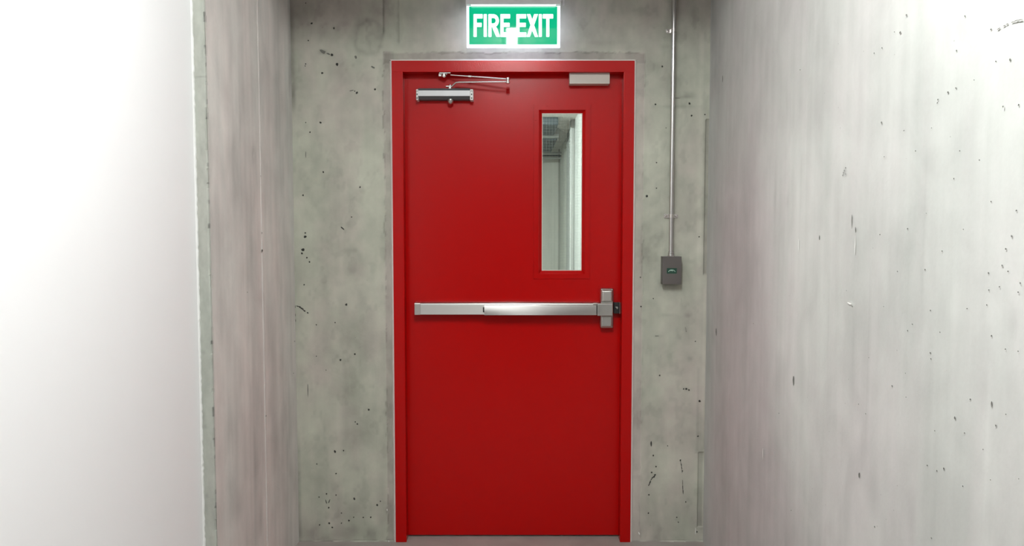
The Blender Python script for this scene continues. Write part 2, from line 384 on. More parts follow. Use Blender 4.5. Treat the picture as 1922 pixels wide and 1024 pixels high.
def back_disp(U, V):
    d = vnoise(U, V, .25, .25, 50)*.0015+vnoise(U, V, .03, .03, 51)*.0006
    d += -.004*np.exp(-((U-wb(720.5, 30)[0])/.0028)**2)*sm((V-wb(0, 62)[1])/.02+.5)-.002*np.exp(-((U-wb(747, 30)[0])/.003)**2)*sm((V-wb(0, 82)[1])/.03+.5)
    d += -.006*band(U, wb(1321.5, 400)[0], wb(1330, 400)[0], .003)*band(V, wb(0, 515)[1], wb(0, 224)[1], .01)
    d += -.005*band(U, wb(1309.5, 900)[0], wb(1319.5, 900)[0], .003)*band(V, wb(0, 988)[1], wb(0, 849)[1], .006)
    zz = wb(0, 1014.5)[1]+vnoise(U, V, .03, 9, 20)*.006
    d += .004*sm((zz-V)/.004)
    jag = vnoise(U, V, .02, .05, 5)*.010+vnoise(U, V, .006, .015, 6)*.006; jag2 = vnoise(U, V, .05, .02, 7)*.012+vnoise(U, V, .013, .01, 8)*.008
    inb = band(U, wb(723, 500)[0]+jag, wb(1206, 500)[0]+jag, .004)*sm((wb(961, 99)[1]+jag2-V)/.005+.5)
    return d-.0015*inb
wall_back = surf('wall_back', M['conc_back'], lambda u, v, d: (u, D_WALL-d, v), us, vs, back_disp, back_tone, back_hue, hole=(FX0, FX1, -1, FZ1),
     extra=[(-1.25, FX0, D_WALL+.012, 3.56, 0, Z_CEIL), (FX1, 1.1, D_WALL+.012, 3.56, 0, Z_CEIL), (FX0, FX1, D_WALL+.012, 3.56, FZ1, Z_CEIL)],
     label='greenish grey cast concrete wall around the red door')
pitsB = [(574,6,1.2),(585,44,2),(627,53,1.6),(579,76,1.4),(623,103,2.6),(633,121,2.6),(605,137,2),(574,120,1.2),(573,124,1),(670,174,2.4),(704,168,1.8),(666,171,1.2),(574,230,1),(602,230,2),(582,248,1.8),(607,323,1.7),(569,366,1.8),(573,437,1.5),
 (573,444,2.6),(569,468,3.0),(567,475,1.7),(576,483,1.6),(581,491,1.5),(660,407,1.2),(676,351,1.5),(650,571,2.2),(629,605,1.4),(666,664,1.7),(639,675,2.2),(671,795,1.6),(667,791,1.2),(692,768,1.8),(629,847,2.6),(645,845,1.3),(631,888,1.4),(613,926,1.7),
 (631,928,1.3),(665,935,2.2),(617,952,1.7),(708,947,2),(714,940,1.5),(696,970,1.8),(655,976,1.8),(618,981,1.8),(600,984,1.6),(624,989,1.8),(641,981,1.2),(664,970,1.3),(682,970,1.4),(641,962,1.2),(599,932,1.1),(595,870,1.2),(571,534,1.3),(594,609,1.2),(594,668,1),(612,694,1),
 (1214,368,2.4),(1232,305,1.2),(1232,353,1.2),(1298,217,1.7),(1312,444,1.4),(1294,194,2),(1323,215,1.4),(1230,196,1.6),(1243,125,1.6),(1238,704,1.6),(1288,729,2),(1293,731,1.6),(1283,729,1.4),(1226,854,1.6),(1231,875,1.5),(1223,886,1.6),(1218,928,1.5),(1253,836,1),
 (1287,941,1.4),(1270,970,1.3),(1273,979,1.2),(1217,962,1.6),(1313,752,2),(1310,818,1.6),(1308,997,1.6),(1277,863,1.4),(1281,883,1.2),(1262,300,.9),(1250,240,.9),(1226,560,1.1),(1202,520,1.2),(1203,575,1.4),(1305,640,1.1)]
polys = []
for x, y, r in pitsB:
    a, b = wb(x, y); polys.append(pit_poly(a, b, R(r)*1.1, R(r)*.95, random.uniform(0, 3)))
a, b = wb(643, 428); polys.append(pit_poly(a, b, R(4.5), R(1.2), -.75))
a, b = wb(1222, 831); polys.append(pit_poly(a, b, R(1.4), R(6)))
def bl(pts): return [wb(x, y) for x, y in pts]
polys += crack_polys(bl([(557, 573), (565, 577), (571, 582), (579, 587)]), R(1.5))
polys += crack_polys(bl([(554.5, 573), (554.5, 588), (555, 604)]), R(.8))
polys += crack_polys(bl([(1217, 911), (1221, 903), (1223, 898), (1231, 889)]), R(1.6))
polys += crack_polys(bl([(1277, 863), (1280, 880), (1281, 900), (1282, 926)]), R(.7))
wbf = lambda a, b, e: (a, D_WALL-e, b)
marks('pits', wall_back, M['pit'], wbf, polys)
sp = [pit_poly(*wb(606, 97), R(6), R(3.4), -.5), pit_poly(*wb(616, 101), R(4), R(1.4), -.4)]
for x, y, ra, rb, an in [(578, 731, .8, 18, 0), (612, 940, 1.5, 6, .3), (618, 940, 1.3, 6, -.4), (1287, 618, 1.4, 6, .2), (1266, 184, 14, .6, 0), (660, 170, 5, 1, .2), (1233, 630, 6, 1, 0), (574, 290, 1, 8, 0), (700, 126, 5, 2, -.5), (668, 108, 3, 4, .3)]:
    sp.append(pit_poly(*wb(x, y), R(ra)*.8, R(rb)*.8, an))
marks('smudges', wall_back, M['stainpit'], lambda a, b, e: (a, D_WALL-e*.8, b), sp)
ch = [pit_poly(*wb(x, y), R(ra), R(rb), an) for x, y, ra, rb, an in [(1305, 996, .8, 8, 0), (1203, 1017, 7, 1.3, 0), (1237, 1019, 5, 1.5, .2), (1285, 1017, 1.6, 3, 0), (1199, 999, 1.2, 4, .5), (558, 1011, 1.2, 3, 0), (730, 1014, 1.4, 2, 0), (727, 1020, 4, 1, 0), (727, 955, .8, 3, 0), (1258, 1016, 8, 1, .1)]]
marks('chips', wall_back, M['chip'], lambda a, b, e: (a, D_WALL-.004-e, b), ch)

# ---- left concrete return
us = np.arange(D_RET, D_WALL+.03, .006); vs = np.concatenate([np.arange(0, 2.46, .008), np.arange(2.46, Z_CEIL+.02, .03)])
DJ = ats(489.5, 400, X_LEFT)[0]
def left_tone(U, V):
    t = .07*vnoise(U, V, .035, .5, 60)+.07*vnoise(U, V, .11, .4, 61)+.09*vnoise(U, V, .08, .12, 62)+.09*vnoise(U, V, .03, .09, 64)+.04*vnoise(U, V, .02, .5, 63)
    for x, y, ru, rv, a in [(475, 288, .02, .03, -.16), (476, 292, .008, .012, .22), (546, 80, .05, .35, -.28), (552, 175, .03, .12, -.25), (480, 860, .03, .1, -.12), (515, 860, .03, .07, -.14), (470, 620, .05, .05, -.08), (440, 560, .06, .12, .05), (505, 650, .05, .12, -.09),  # blobs in the upper corner paint its shade into the tone
                            (450, 330, .12, .2, -.06), (520, 150, .1, .2, -.06), (430, 620, .03, .07, -.08), (545, 450, .04, .4, .03), (448, 955, .04, .04, -.10), (490, 970, .02, .06, -.12)]:
        u, v = ats(x, y, X_LEFT); t += a*blob(U, V, u, v, ru, rv)
    t += -.14*np.exp(-((U-DJ-.007)/.004)**2)*(vnoise(U, V, 1, .08, 65) > -.2)
    return t
def left_hue(U, V): return .5*vnoise(U, V, .07, .7, 70)-.35*sm((U-3.12)/.15)+.4*vnoise(U, V, .15, .3, 71)+.25*sm((1.3-V)/.8)-.1
def left_disp(U, V): return vnoise(U, V, .2, .4, 72)*.002+vnoise(U, V, .03, .05, 73)*.0006+.0025*sm((U-DJ)/.003+.5)
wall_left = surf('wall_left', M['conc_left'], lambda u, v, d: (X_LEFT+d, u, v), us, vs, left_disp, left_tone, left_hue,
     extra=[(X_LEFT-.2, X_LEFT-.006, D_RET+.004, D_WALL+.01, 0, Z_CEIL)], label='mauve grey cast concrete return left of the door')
bm = bmesh.new(); n = 60; pr = None
for i in range(n+1):
    z = i/n*2.6+.0; dx = random.uniform(-.0012, .0012); hgt = .0035+random.uniform(-.001, .0015); wd = .0030+random.uniform(-.0008, .0012)
    cur = [bm.verts.new(p) for p in ((X_LEFT, DJ+dx-wd, z), (X_LEFT+hgt, DJ+dx, z), (X_LEFT, DJ+dx+wd, z))]
    if pr:
        bm.faces.new((pr[0], pr[1], cur[1], cur[0])); bm.faces.new((pr[1], pr[2], cur[2], cur[1]))
    pr = cur
bmesh.ops.recalc_face_normals(bm, faces=bm.faces)
obj('cement_ridge', bm, M['ridge'], wall_left, label='pale vertical cement ridge at the formwork joint')
wlf = lambda a, b, e: (X_LEFT+.0015+e, a, b)
pl = []
for x, y, r in [(490, 470, 2.4), (489.5, 437, 1.5), (487, 330, 1), (497, 780, 1.6), (544, 30, 1), (462, 548, 1), (553, 590, 1.3), (551, 640, 1.2), (549, 700, 1)]:
    a, b = ats(x, y, X_LEFT); rr = r*a/F_PX; pl.append(pit_poly(a, b, rr*1.6, rr))
marks('pits', wall_left, M['stainpit'], lambda a, b, e: (X_LEFT+.003+e, a, b), pl)

# ---- end face of the return (rough, pale), facing the corridor
us = np.arange(X_LEFT2-.03, X_LEFT+.0001, .003); us[-1] = X_LEFT+.001
vs = np.concatenate([np.arange(0, 2.46, .004), np.arange(2.46, Z_CEIL+.02, .03)])
def end_disp(U, V):
    e = sm((U-(X_LEFT-.007+vnoise(U, V, .5, .03, 80)*.003))/.004)
    return vnoise(U, V, .01, .02, 81)*.0015+vnoise(U, V, .03, .08, 82)*.002-.003*e*(vnoise(U, V, 1, .05, 83) > .2)-.003*e
def end_tone(U, V):
    t = .14*vnoise(U, V, .015, .03, 84)+.10*vnoise(U, V, .02, .15, 85)+.07*vnoise(U, V, .006, .008, 86)
    t += -.55*sm((U-(X_LEFT-.006+vnoise(U, V, .5, .02, 87)*.004))/.002)*(vnoise(U, V, 1, .02, 88) > .27)
    t += -.22*sm((U-(X_LEFT-.005))/.003)
    for y in (143, 660, 800, 930): 
        zc = at(388, y, D_RET)[1]; t += -.22*np.exp(-((V-zc-.1*(U-X_LEFT))/.0022)**2)*(y < 200)-.2*blob(U, V, X_LEFT-.03, zc, .006, .008)*(y > 200)
    return t
trim = surf('trim_1', M['conc_end'], lambda u, v, d: (u, D_RET-d, v), us, vs, end_disp, end_tone, lambda U, V: .4*vnoise(U, V, .02, .2, 89)-.1, 
     extra=[(X_LEFT2-.03, X_LEFT-.002, D_RET+.010, D_RET+.05, 0, Z_CEIL)], label='chipped pale concrete edge strip beside the white wall')
# ---- white wall on the left, with a ragged filler bead where it meets the strip
wl = obj('wall_left_front', B(X_LEFT2-.2, X_LEFT2, -4.95, D_RET-.004, 0, Z_CEIL), M['white'], kind='structure', label='smooth bright white painted wall on the left')
bm = bmesh.new(); pr = None; n = 260
for i in range(n+1):
    z = i/n*2.6; j = random.uniform(0, .0022)
    cur = [bm.verts.new(p) for p in ((X_LEFT2-.001, D_RET-.014, z), (X_LEFT2+.0018+j*.8, D_RET-.008, z), (X_LEFT2+.0018+j, D_RET-.001, z), (X_LEFT2+.001, D_RET+.006, z))]
    if pr:
        for k in range(3): bm.faces.new((pr[k], pr[k+1], cur[k+1], cur[k]))
    pr = cur
bmesh.ops.recalc_face_normals(bm, faces=bm.faces)
obj('filler_bead', bm, M['white_edge'], wl, label='thin ragged line of white filler')

# ---- right wall
us = np.arange(.9, D_WALL+.03, .008); vs = np.concatenate([np.arange(0.15, 2.50, .008), np.arange(2.50, Z_CEIL+.03, .04)]); vs[0] = 0
right_blobs = [(1586, 322, .010, .012, -.25), (1597, 569, .014, .006, .30), (1902, 609, .016, .030, -.16), (1820, 190, .06, .05, -.05), (1750, 300, .03, .03, -.06), (1350, 90, .08, .2, -.22), (1337, 60, .05, .35, -.22), (1375, 20, .05, .12, -.15),  # blobs by the far upper corner are shade painted as dark tone
 (1455, 370, .012, .06, -.12), (1478, 380, .012, .03, -.10), (1560, 790, .08, .08, -.05), (1640, 920, .04, .05, -.08), (1500, 200, .1, .1, .03), (1620, 200, .2, .2, .05), (1400, 480, .12, .3, -.03), (1520, 880, .05, .05, -.06), (1420, 900, .1, .15, -.06), (1850, 720, .015, .07, -.08), (1710, 980, .015, .06, -.1), (1360, 850, .1, .3, -.08), (1830, 980, .12, .06, -.05)]
def right_tone(U, V):
    t = .06*vnoise(U, V, .03, .5, 90)+.05*vnoise(U, V, .09, .4, 91)+.07*vnoise(U, V, .12, .12, 92)+.06*vnoise(U, V, .035, .07, 89)+.035*vnoise(U, V, .014, .5, 93)+.03*vnoise(U, V, .03, .04, 94)
    for x, y, ru, rv, a in right_blobs:
        u, v = ats(x, y, X_RIGHT); t += a*blob(U, V, u, v, ru, rv)
    for x, y0, y1, a in [(1600, 600, 700, -.05), (1552, 512, 700, -.07), (1625, 520, 830, -.06), (1510, 20, 500, -.03), (1502, 300, 420, -.06), (1730, 300, 560, -.05), (1490, 540, 760, -.04), (1405, 550, 800, -.06), (1848, 700, 990, .05)]:
        u, z0 = ats(x, y1, X_RIGHT); _, z1 = ats(x, y0, X_RIGHT)
        t += a*np.exp(-((U-u)/.006)**2)*band(V, z0, z1, .1)
    return t
def right_hue(U, V):
    h = .55*sm((U-2.05)/.6)*sm((1.95-V)/.5)-.15+.4*vnoise(U, V, .10, .8, 95)+.35*vnoise(U, V, .25, .3, 96)+.2*vnoise(U, V, .03, .4, 97)
    return h-.45*sm((U-3.14)/.15)*(V < 2.0)
def right_disp(U, V): return vnoise(U, V, .2, .4, 98)*.002+vnoise(U, V, .03, .05, 99)*.0006
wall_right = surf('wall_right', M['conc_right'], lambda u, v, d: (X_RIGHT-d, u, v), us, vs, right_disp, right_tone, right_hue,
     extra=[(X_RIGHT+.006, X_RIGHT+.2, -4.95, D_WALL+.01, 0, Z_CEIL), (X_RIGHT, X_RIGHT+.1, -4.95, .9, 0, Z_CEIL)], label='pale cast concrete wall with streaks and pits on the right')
pitsR = [(1703,28,2.6),(1691,61,3),(1813,30,2),(1862,55,2.2),(1657,90,1.6),(1642,100,1.6),(1797,95,2.2),(1871,115,1.8),(1898,112,3.4),(1503,131,1.6),(1656,230,2.6),(1698,245,1.4),(1781,173,2.6),(1796,165,2),(1762,187,2.2),(1761,193,1.6),(1914,197,2.8),
 (1885,200,2.4),(1720,283,1.6),(1661,294,1.3),(1792,335,1.8),(1803,283,1.2),(1862,378,1.6),(1910,395,2.2),(1705,429,2.2),(1653,440,1.8),(1770,471,1.8),(1901,443,2.8),(1890,467,2.6),(1883,498,2.6),(1894,509,1.8),(1738,506,2),(1686,509,1.6),(1539,445,1.5),
 (1748,582,1.6),(1857,512,2.2),(1858,544,1.8),(1854,572,1.8),(1878,538,1.6),(1917,531,2.2),(1913,548,2),(1817,579,1.6),(1714,608,1.6),(1705,620,1.8),(1766,623,1.6),(1863,630,2.2),(1748,662,2.2),(1749,673,1.8),(1889,655,1.7),(1913,659,1.7),(1676,724,2.4),
 (1823,749,2.4),(1794,784,3.8),(1871,798,2.6),(1756,808,1.4),(1812,812,1.6),(1463,775,1.4),(1742,873,2.2),(1773,879,2.8),(1760,883,1.8),(1809,912,1.8),(1486,957,1.3),(1643,988,2),(1750,1009,2),(1601,575,2),(1701,700,1.2),(1702,745,1.3),(1660,575,1.1),
 (1613,758,1.2),(1626,776,1.2),(1632,671,1.2),(1415,607,1.3),(1847,843,1.4),(1890,777,1.4),(1861,900,1.4),(1914,898,1.2),(1590,545,.9),(1680,60,1.2),(1830,150,1.3),(1750,240,1.1),(1840,300,1.3),(1810,430,1.2),(1740,400,1)]
pl = []
for x, y, r in pitsR:
    a, b = ats(x, y, X_RIGHT); rr = r*a/F_PX*.85
    pl.append(pit_poly(a, b, rr*.9, rr, random.uniform(0, 3)))
def streak(x, y0, y1, wd):
    a, z0 = ats(x, y1, X_RIGHT); _, z1 = ats(x, y0, X_RIGHT)
    return pit_poly(a, (z0+z1)/2, wd, (z1-z0)/2)
pl += [streak(1600, 401, 428, .0016), streak(1607, 425, 437, .002), streak(1345, 614, 630, .008), streak(1490, 702, 724, .005), streak(1539, 440, 452, .002), streak(1863, 752, 764, .0016), streak(1614, 885, 897, .004), streak(1357, 140, 156, .003)]
wrf = lambda a, b, e: (X_RIGHT-.0006-e, a, b)
marks('pits', wall_right, M['stainpit'], wrf, pl)
marks('chips', wall_right, M['chip'], wrf, [streak(1500, 448, 472, .003), streak(1606, 442, 482, .0016), streak(1433, 837, 862, .004), pit_poly(*ats(1596, 568, X_RIGHT), .012, .004), streak(1886, 198, 208, .0015)])
def wr2(pts): return [ats(x, y, X_RIGHT) for x, y in pts]
marks('smudges', wall_right, M['conc_plain'], wrf, crack_polys(wr2([(1868, 60), (1885, 50), (1900, 42), (1921, 37)]), .0016))
p6 = [pit_poly(*ats(1586+dx, 320+dy, X_RIGHT), .0022, .0026, .5) for dx, dy in [(0, 0), (2.5, -5), (-2, 4), (2.2, 7), (-3, 9)]]
marks('smudges', wall_right, M['smudge'], wrf, p6)

# ---- floor, ceilings, closing walls, space beyond the door
def zero(U, V): return np.zeros_like(U)
surf('floor', M['conc_floor'], lambda u, v, d: (u, v, d*0+0*u), np.linspace(-1.3, 1.15, 60), np.linspace(-5.1, 9.1, 260), zero,
     lambda U, V: .12*vnoise(U, V, .06, .06, 110)-.1*vnoise(U, V, .15, .1, 111)-.12*band(V, 3.36, 3.46, .02), lambda U, V: .5*vnoise(U, V, .12, .08, 112),
     extra=[(-1.3, 1.15, -5.1, 9.1, -.15, -.004)], label='stained grey pink concrete floor')
obj('ceiling_2', B(-1.3, 1.15, D_RET+.01, 3.60, Z_LOW, Z_CEIL+.1), M['conc_plain'], kind='structure', label='lowered concrete ceiling over the door recess')
cl = obj('ceiling', B(-1.3, 1.15, -5.1, D_RET+.02, Z_CEIL, Z_CEIL+.15), M['conc_plain'], kind='structure')
obj('wall_rear', B(-1.3, 1.15, -5.1, -4.9, 0, Z_CEIL), M['conc_plain'], kind='structure')
D_FAR = 8.9; X_FR = at(1050.3, 400, D_FAR)[0]; Z_FC = 2.405
fw = surf('wall_far', M['conc_far'], lambda u, v, d: (u, D_FAR-d, v), np.arange(-1.25, X_FR+.02, .01), np.arange(0, Z_FC+.1, .03), zero,
     lambda U, V: -.10*np.exp(-((U-at(1034, 400, D_FAR)[0])/.004)**2)-.08*np.exp(-((U-at(1041, 400, D_FAR)[0])/.006)**2)*(V < 1.7)-.08*np.exp(-((U-at(1029, 400, D_FAR)[0])/.004)**2)*(V < 1.4)+.08*vnoise(U, V, .04, .8, 120)-.4*sm((U-X_FR+.02)/.01), lambda U, V: -.5+0*U,
     extra=[(-1.25, X_FR+.2, D_FAR+.004, D_FAR+.15, 0, Z_FC+.3)])
D_SW = X_FR/((1066.5-961)/F_PX)
surf('wall_far_right', M['conc_far'], lambda u, v, d: (X_FR-d, u, v), np.arange(D_SW-.05, D_FAR+.01, .03), np.arange(0, Z_FC+.1, .05), zero,
     lambda U, V: -.12*sm((U-D_FAR+.25)/.25)-.08*np.exp(-((U-8.3)/.03)**2), lambda U, V: -.5+0*U, extra=[(X_FR+.004, X_FR+.2, 3.56, D_FAR, 0, Z_FC+.3)])
fwr = obj('wall_far_side', B(X_FR-.02, X_FR+.01, 3.57, D_SW, 0, Z_FC+.02), M['far_white'], kind='structure')
# white painted corner bead on that wall
dA = X_FR/((1080-961)/F_PX)
obj('trim_2', B(X_FR-.055, X_FR-.02, dA-.10, dA+.02, 0, Z_FC, bev=.006), M['far_white'], kind='structure')
obj('wall_far_left', B(-1.40, -1.25, 3.56, D_FAR+.1, 0, Z_FC+.3), M['conc_far'], kind='structure')
obj('ceiling_far', B(-1.3, 1.15, 3.60, D_FAR+.1, Z_FC, Z_FC+.2), M['conc_far'], kind='structure')

# ================================================================ DOOR
door = root('door_1', (.005, D_LEAF, 0), label='tall red steel fire door with narrow wired glass window', kind='structure')
# frame: face, deep stop, rebate
bm = bmesh.new()
Y3 = 3.50
for (xa, xb, xr0, xr1) in ((FX0, IX0, FX0, FX0+.022), (IX1, FX1, FX1-.022, FX1)):
    box(bm, xa, xb, D_FRAME, D_LEAF-.002, 0, IZ1+.001, bev=.0022)
    box(bm, xr0, xr1, D_LEAF-.003, Y3, 0, IZ1+.001)
obj('jamb', bm, M['redframe'], door, smooth=True)
bm = bmesh.new()
box(bm, FX0, FX1, D_FRAME, D_LEAF-.002, IZ1, FZ1, bev=.0022)
box(bm, FX0, FX1, D_LEAF-.003, Y3, IZ1+.026, FZ1)
obj('door_head', bm, M['redframe'], door, smooth=True)
# sealant bead round the frame
bm = bmesh.new(); sw = .0105
def bead(pts_fn, n):
    pr = None
    for i in range(n+1):
        o_, i_ = pts_fn(i/n)
        m_ = ((o_[0]+i_[0])/2, (o_[1]+i_[1])/2)
        cur = [bm.verts.new((o_[0], D_WALL+.002, o_[1])), bm.verts.new((m_[0], D_WALL-.006, m_[1])), bm.verts.new((i_[0], D_FRAME+.003, i_[1]))]
        if pr:
            for k in range(2): bm.faces.new((pr[k], pr[k+1], cur[k+1], cur[k]))
        pr = cur
jj = lambda: random.uniform(-.0008, .0008)
bead(lambda t: ((FX0-sw+jj(), t*FZ1), (FX0+.001, t*FZ1)), 90)
bead(lambda t: ((FX1+sw+jj(), t*FZ1), (FX1-.001, t*FZ1)), 90)
bead(lambda t: ((FX0-sw+(FX1-FX0+2*sw)*t, FZ1+sw*.85+jj()), (FX0+(FX1-FX0)*t, FZ1-.001)), 60)
bmesh.ops.recalc_face_normals(bm, faces=bm.faces)
obj('sealant_bead', bm, M['caulk'], door, smooth=True, label='pale grey sealant line around the frame')

# leaf with window opening
ox0, _ = at(1011.5, 350, D_LEAF); ox1, _ = at(1098, 350, D_LEAF); oz1 = at(1050, 206.5, D_LEAF)[1]; oz0 = at(1050, 513.5, D_LEAF)[1]
LX0, LX1, LZ0, LZ1 = IX0-.022, IX1+.022, .009, IZ1+.020
bm = rings_loft(bmesh.new(), [(LX0, LX1, LZ0, LZ1, D_LEAF), (ox0, ox1, oz0, oz1, D_LEAF), (ox0, ox1, oz0, oz1, D_LEAF+.045), (LX0, LX1, LZ0, LZ1, D_LEAF+.045)], close=True)
leaf = obj('door_leaf', bm, M['red'], door)
# glazing frame: flat flange, sloped inner face
gx0, gx1 = at(1017, 350, D_LEAF+.014)[0], at(1092.3, 350, D_LEAF+.014)[0]; gz1 = at(1050, 212.5, D_LEAF+.014)[1]; gz0 = at(1050, 507.5, D_LEAF+.014)[1]
ex0, ex1 = at(1001.5, 350, D_LEAF)[0], at(1107.5, 350, D_LEAF)[0]; ez1 = at(1050, 195.5, D_LEAF)[1]; ez0 = at(1050, 523, D_LEAF)[1]
bm = rings_loft(bmesh.new(), [(ex0, ex1, ez0, ez1, D_LEAF+.0005), (ex0+.0006, ex1-.0006, ez0+.0006, ez1-.0006, D_LEAF-.0030), (ox0-.001, ox1+.001, oz0-.001, oz1+.001, D_LEAF-.0030),
     (ox0+.0005, ox1-.0005, oz0+.0005, oz1-.0005, D_LEAF), (gx0, gx1, gz0, gz1, D_LEAF+.014), (gx0, gx1, gz0, gz1, D_LEAF+.030)])
gf = obj('glazing_frame', bm, M['red'], door)
for x, y in [(1027, 198.5), (1085, 199), (1005.5, 226), (1104.5, 227), (1005, 318), (1104, 318), (1004, 410), (1103.5, 410), (1003.5, 498), (1103, 498), (1024, 519.5), (1082, 519.5)]:
    X, Z = at(x, y, D_LEAF-.002)
    obj('screw', lathe((X, D_LEAF-.0030, Z), (0, -1, 0), [(0, .0034), (.0006, .0030), (.0006, .0012), (.0001, .001)], 10), M['red'], gf)
# glazing tape, pane, wires
bm = rings_loft(bmesh.new(), [(gx0, gx1, gz0, gz1, D_LEAF+.0135), (gx0+.0028, gx1-.0028, gz0+.0028, gz1-.0028, D_LEAF+.0135), (gx0+.0028, gx1-.0028, gz0+.0028, gz1-.0028, D_LEAF+.017)])
obj('glazing_tape', bm, M['gasket'], door, label='pale strip around the glass')
pane = obj('glass_pane', B(gx0+.001, gx1-.001, D_LEAF+.017, D_LEAF+.023, gz0+.001, gz1-.001), M['glass'], door)
bm = bmesh.new(); st = .0131; r_ = .00022
x = gx0+st*.6
while x < gx1: box(bm, x-r_, x+r_, D_LEAF+.0198, D_LEAF+.0202, gz0, gz1); x += st
z = gz0+st*.4
while z < gz1: box(bm, gx0, gx1, D_LEAF+.0198, D_LEAF+.0202, z-r_, z+r_); z += st
obj('wire_mesh', bm, M['wire'], pane, kind='stuff', label='fine square wire mesh in the glass')

# ---- door closer
Yb = 3.335
bx0, bx1 = at(784.5, 175, Yb)[0], at(882.5, 175, Yb)[0]
zt, z1c, z0c, zb = [at(830, y, D_)[1] for y, D_ in ((165.6, Yb+.010), (169.6, Yb), (180.2, Yb), (187.0, Yb+.014))]
cl_x = (bx0+bx1)/2
closer = obj('door_closer', prism_x(bmesh.new(), [(D_LEAF-.001, zt), (Yb+.010, zt), (Yb+.0005, z1c), (Yb+.0005, z0c), (Yb+.014, zb), (D_LEAF-.001, zb)], bx0, bx1), M['alu_d'], door, label='silver hydraulic door closer body with shade painted into its dark sides')
obj('lit_front_strip', B(bx0+.001, bx1-.001, Yb-.0015, Yb+.002, z0c, z1c, bev=.0008), M['alu'], closer)  # front of the body, coloured lighter as lit metal
for xa, xb in ((780.8, 785.0), (882.0, 888.3)):
    a_, b_ = at(xa, 175, Yb)[0], at(xb, 175, Yb)[0]
    z_0, z_1 = at(830, 187.8, Yb)[1], at(830, 167.2, Yb)[1]
    bm = bmesh.new(); box(bm, a_, b_, Yb-.001, D_LEAF-.001, z_0, z_1, bev=.003, seg=3)
    obj('end_cap', bm, M['alu_w'], closer, smooth=True)
    for y in (171, 177, 184):
        zc = at(830, y, Yb)[1]; xc = (a_+b_)/2
        if y == 171:
            bmh = T([(xc-.0045, Yb-.0012, zc-.002), (xc-.001, Yb-.0012, zc+.0015), (xc+.004, Yb-.0012, zc-.0015)], .0011, n=6)
        else: bmh = lathe((xc, Yb-.0014, zc), (0, 1, 0), [(0, .0032), (.0006, .0032)], 10)
        obj('cap_hole', bmh, M['black'], closer)
kx, kz = at(845.5, 191, Yb+.012)
obj('pinion_cap', lathe((kx, Yb+.014, zb+.002), (0, 0, -1), [(0, .0125), (.006, .0135), (.007, .0120), (.009, .0135), (.014, .0125), (.019, .009), (.0225, .004), (.0232, 0)], 20), M['steel'], closer, smooth=True)
sx, sz = at(844.5, 163, Yb+.014)
obj('pinion_spindle', lathe((sx, Yb+.014, zt-.002), (0, 0, 1), [(0, .0095), (.006, .0095), (.008, .006), (.013, .006), (.014, .0075), (.018, .0065), (.0195, .002)], 16), M['chrome'], closer, smooth=True)
# main arm, elbow, forearm, shoe (fixed to the frame)
Ye = 3.292
def P3(x, y, D): X, Z = at(x, y, D); return (X, D, Z)
bm = bmesh.new(); tube(bm, [P3(847, 163, Yb+.012), P3(850, 160, Yb+.010), P3(856, 154.6, Yb), P3(862, 154.0, Yb-.002), P3(953, 153.4, Ye)], .0036, n=10)
box(bm, sx-.018, sx+.006, Yb+.008, Yb+.022, zt+.006, zt+.011, bev=.001)
arm = obj('closer_arm', bm, M['chrome'], closer, smooth=True, label='bent lower arm of the closer')
bm = bmesh.new(); tube(bm, [P3(846, 140.5, 3.338), P3(953, 148.2, Ye)], .0034, n=10)
forearm = obj('closer_forearm', bm, M['chrome'], closer, smooth=True, label='straight upper arm of the closer')
a1 = Vector(P3(879.5, 142.9, 3.338+(Ye-3.338)*.31)); a2 = Vector(P3(884.8, 143.3, 3.338+(Ye-3.338)*.36))
obj('adjusting_ring', T([a1, a2], .0062, n=12), M['chrome'], forearm, smooth=True)
ex_, ez_ = at(953.3, 157.3, Ye)
obj('elbow_joint', lathe((ex_, Ye, ez_), (0, 0, 1), [(0, .0045), (.002, .0085), (.010, .0090), (.0115, .0055), (.0165, .0055), (.018, .0090), (.026, .0088), (.029, .0045), (.0295, 0)], 18), M['chrome'], arm, smooth=True)
qx, qz = at(833.5, 146, 3.342)
obj('arm_pivot', lathe((qx, 3.342, qz), (0, 0, 1), [(0, .002), (.001, .006), (.0035, .0065), (.004, .0115), (.009, .0118), (.0095, .0075), (.012, .0075), (.013, .0118), (.018, .0118), (.0225, .0085), (.0265, .005), (.027, 0)], 20), M['chrome'], forearm, smooth=True)
bm = bmesh.new(); box(bm, qx-.018, qx+.014, 3.334, 3.350, qz+.0135, qz+.017, bev=.0008); box(bm, qx-.024, qx-.012, 3.338, 3.347, qz+.006, IZ1, bev=.001)
box(bm, qx-.02, qx+.03, 3.326, 3.372, IZ1-.004, IZ1, bev=.0008)
shoe = obj('arm_bracket', bm, M['chrome'], closer)
# ---- beige contact box under the door head
Yc = 3.337
cx0, cx1 = at(1069, 148, Yc)[0], at(1144.5, 148, Yc)[0]; cz0, cz1 = at(1100, 157, Yc)[1], at(1100, 139.6, Yc)[1]
bm = B(cx0, cx1, Yc, D_LEAF-.001, cz0, cz1, bev=.0016); 
obj('contact_box', bm, M['beige'], door, smooth=True, label='small beige box at the top of the door')
obj('contact_plate', B(cx0, cx1, Yc+.006, D_LEAF-.001, cz1, IZ1-.0002), M['beige'], door)

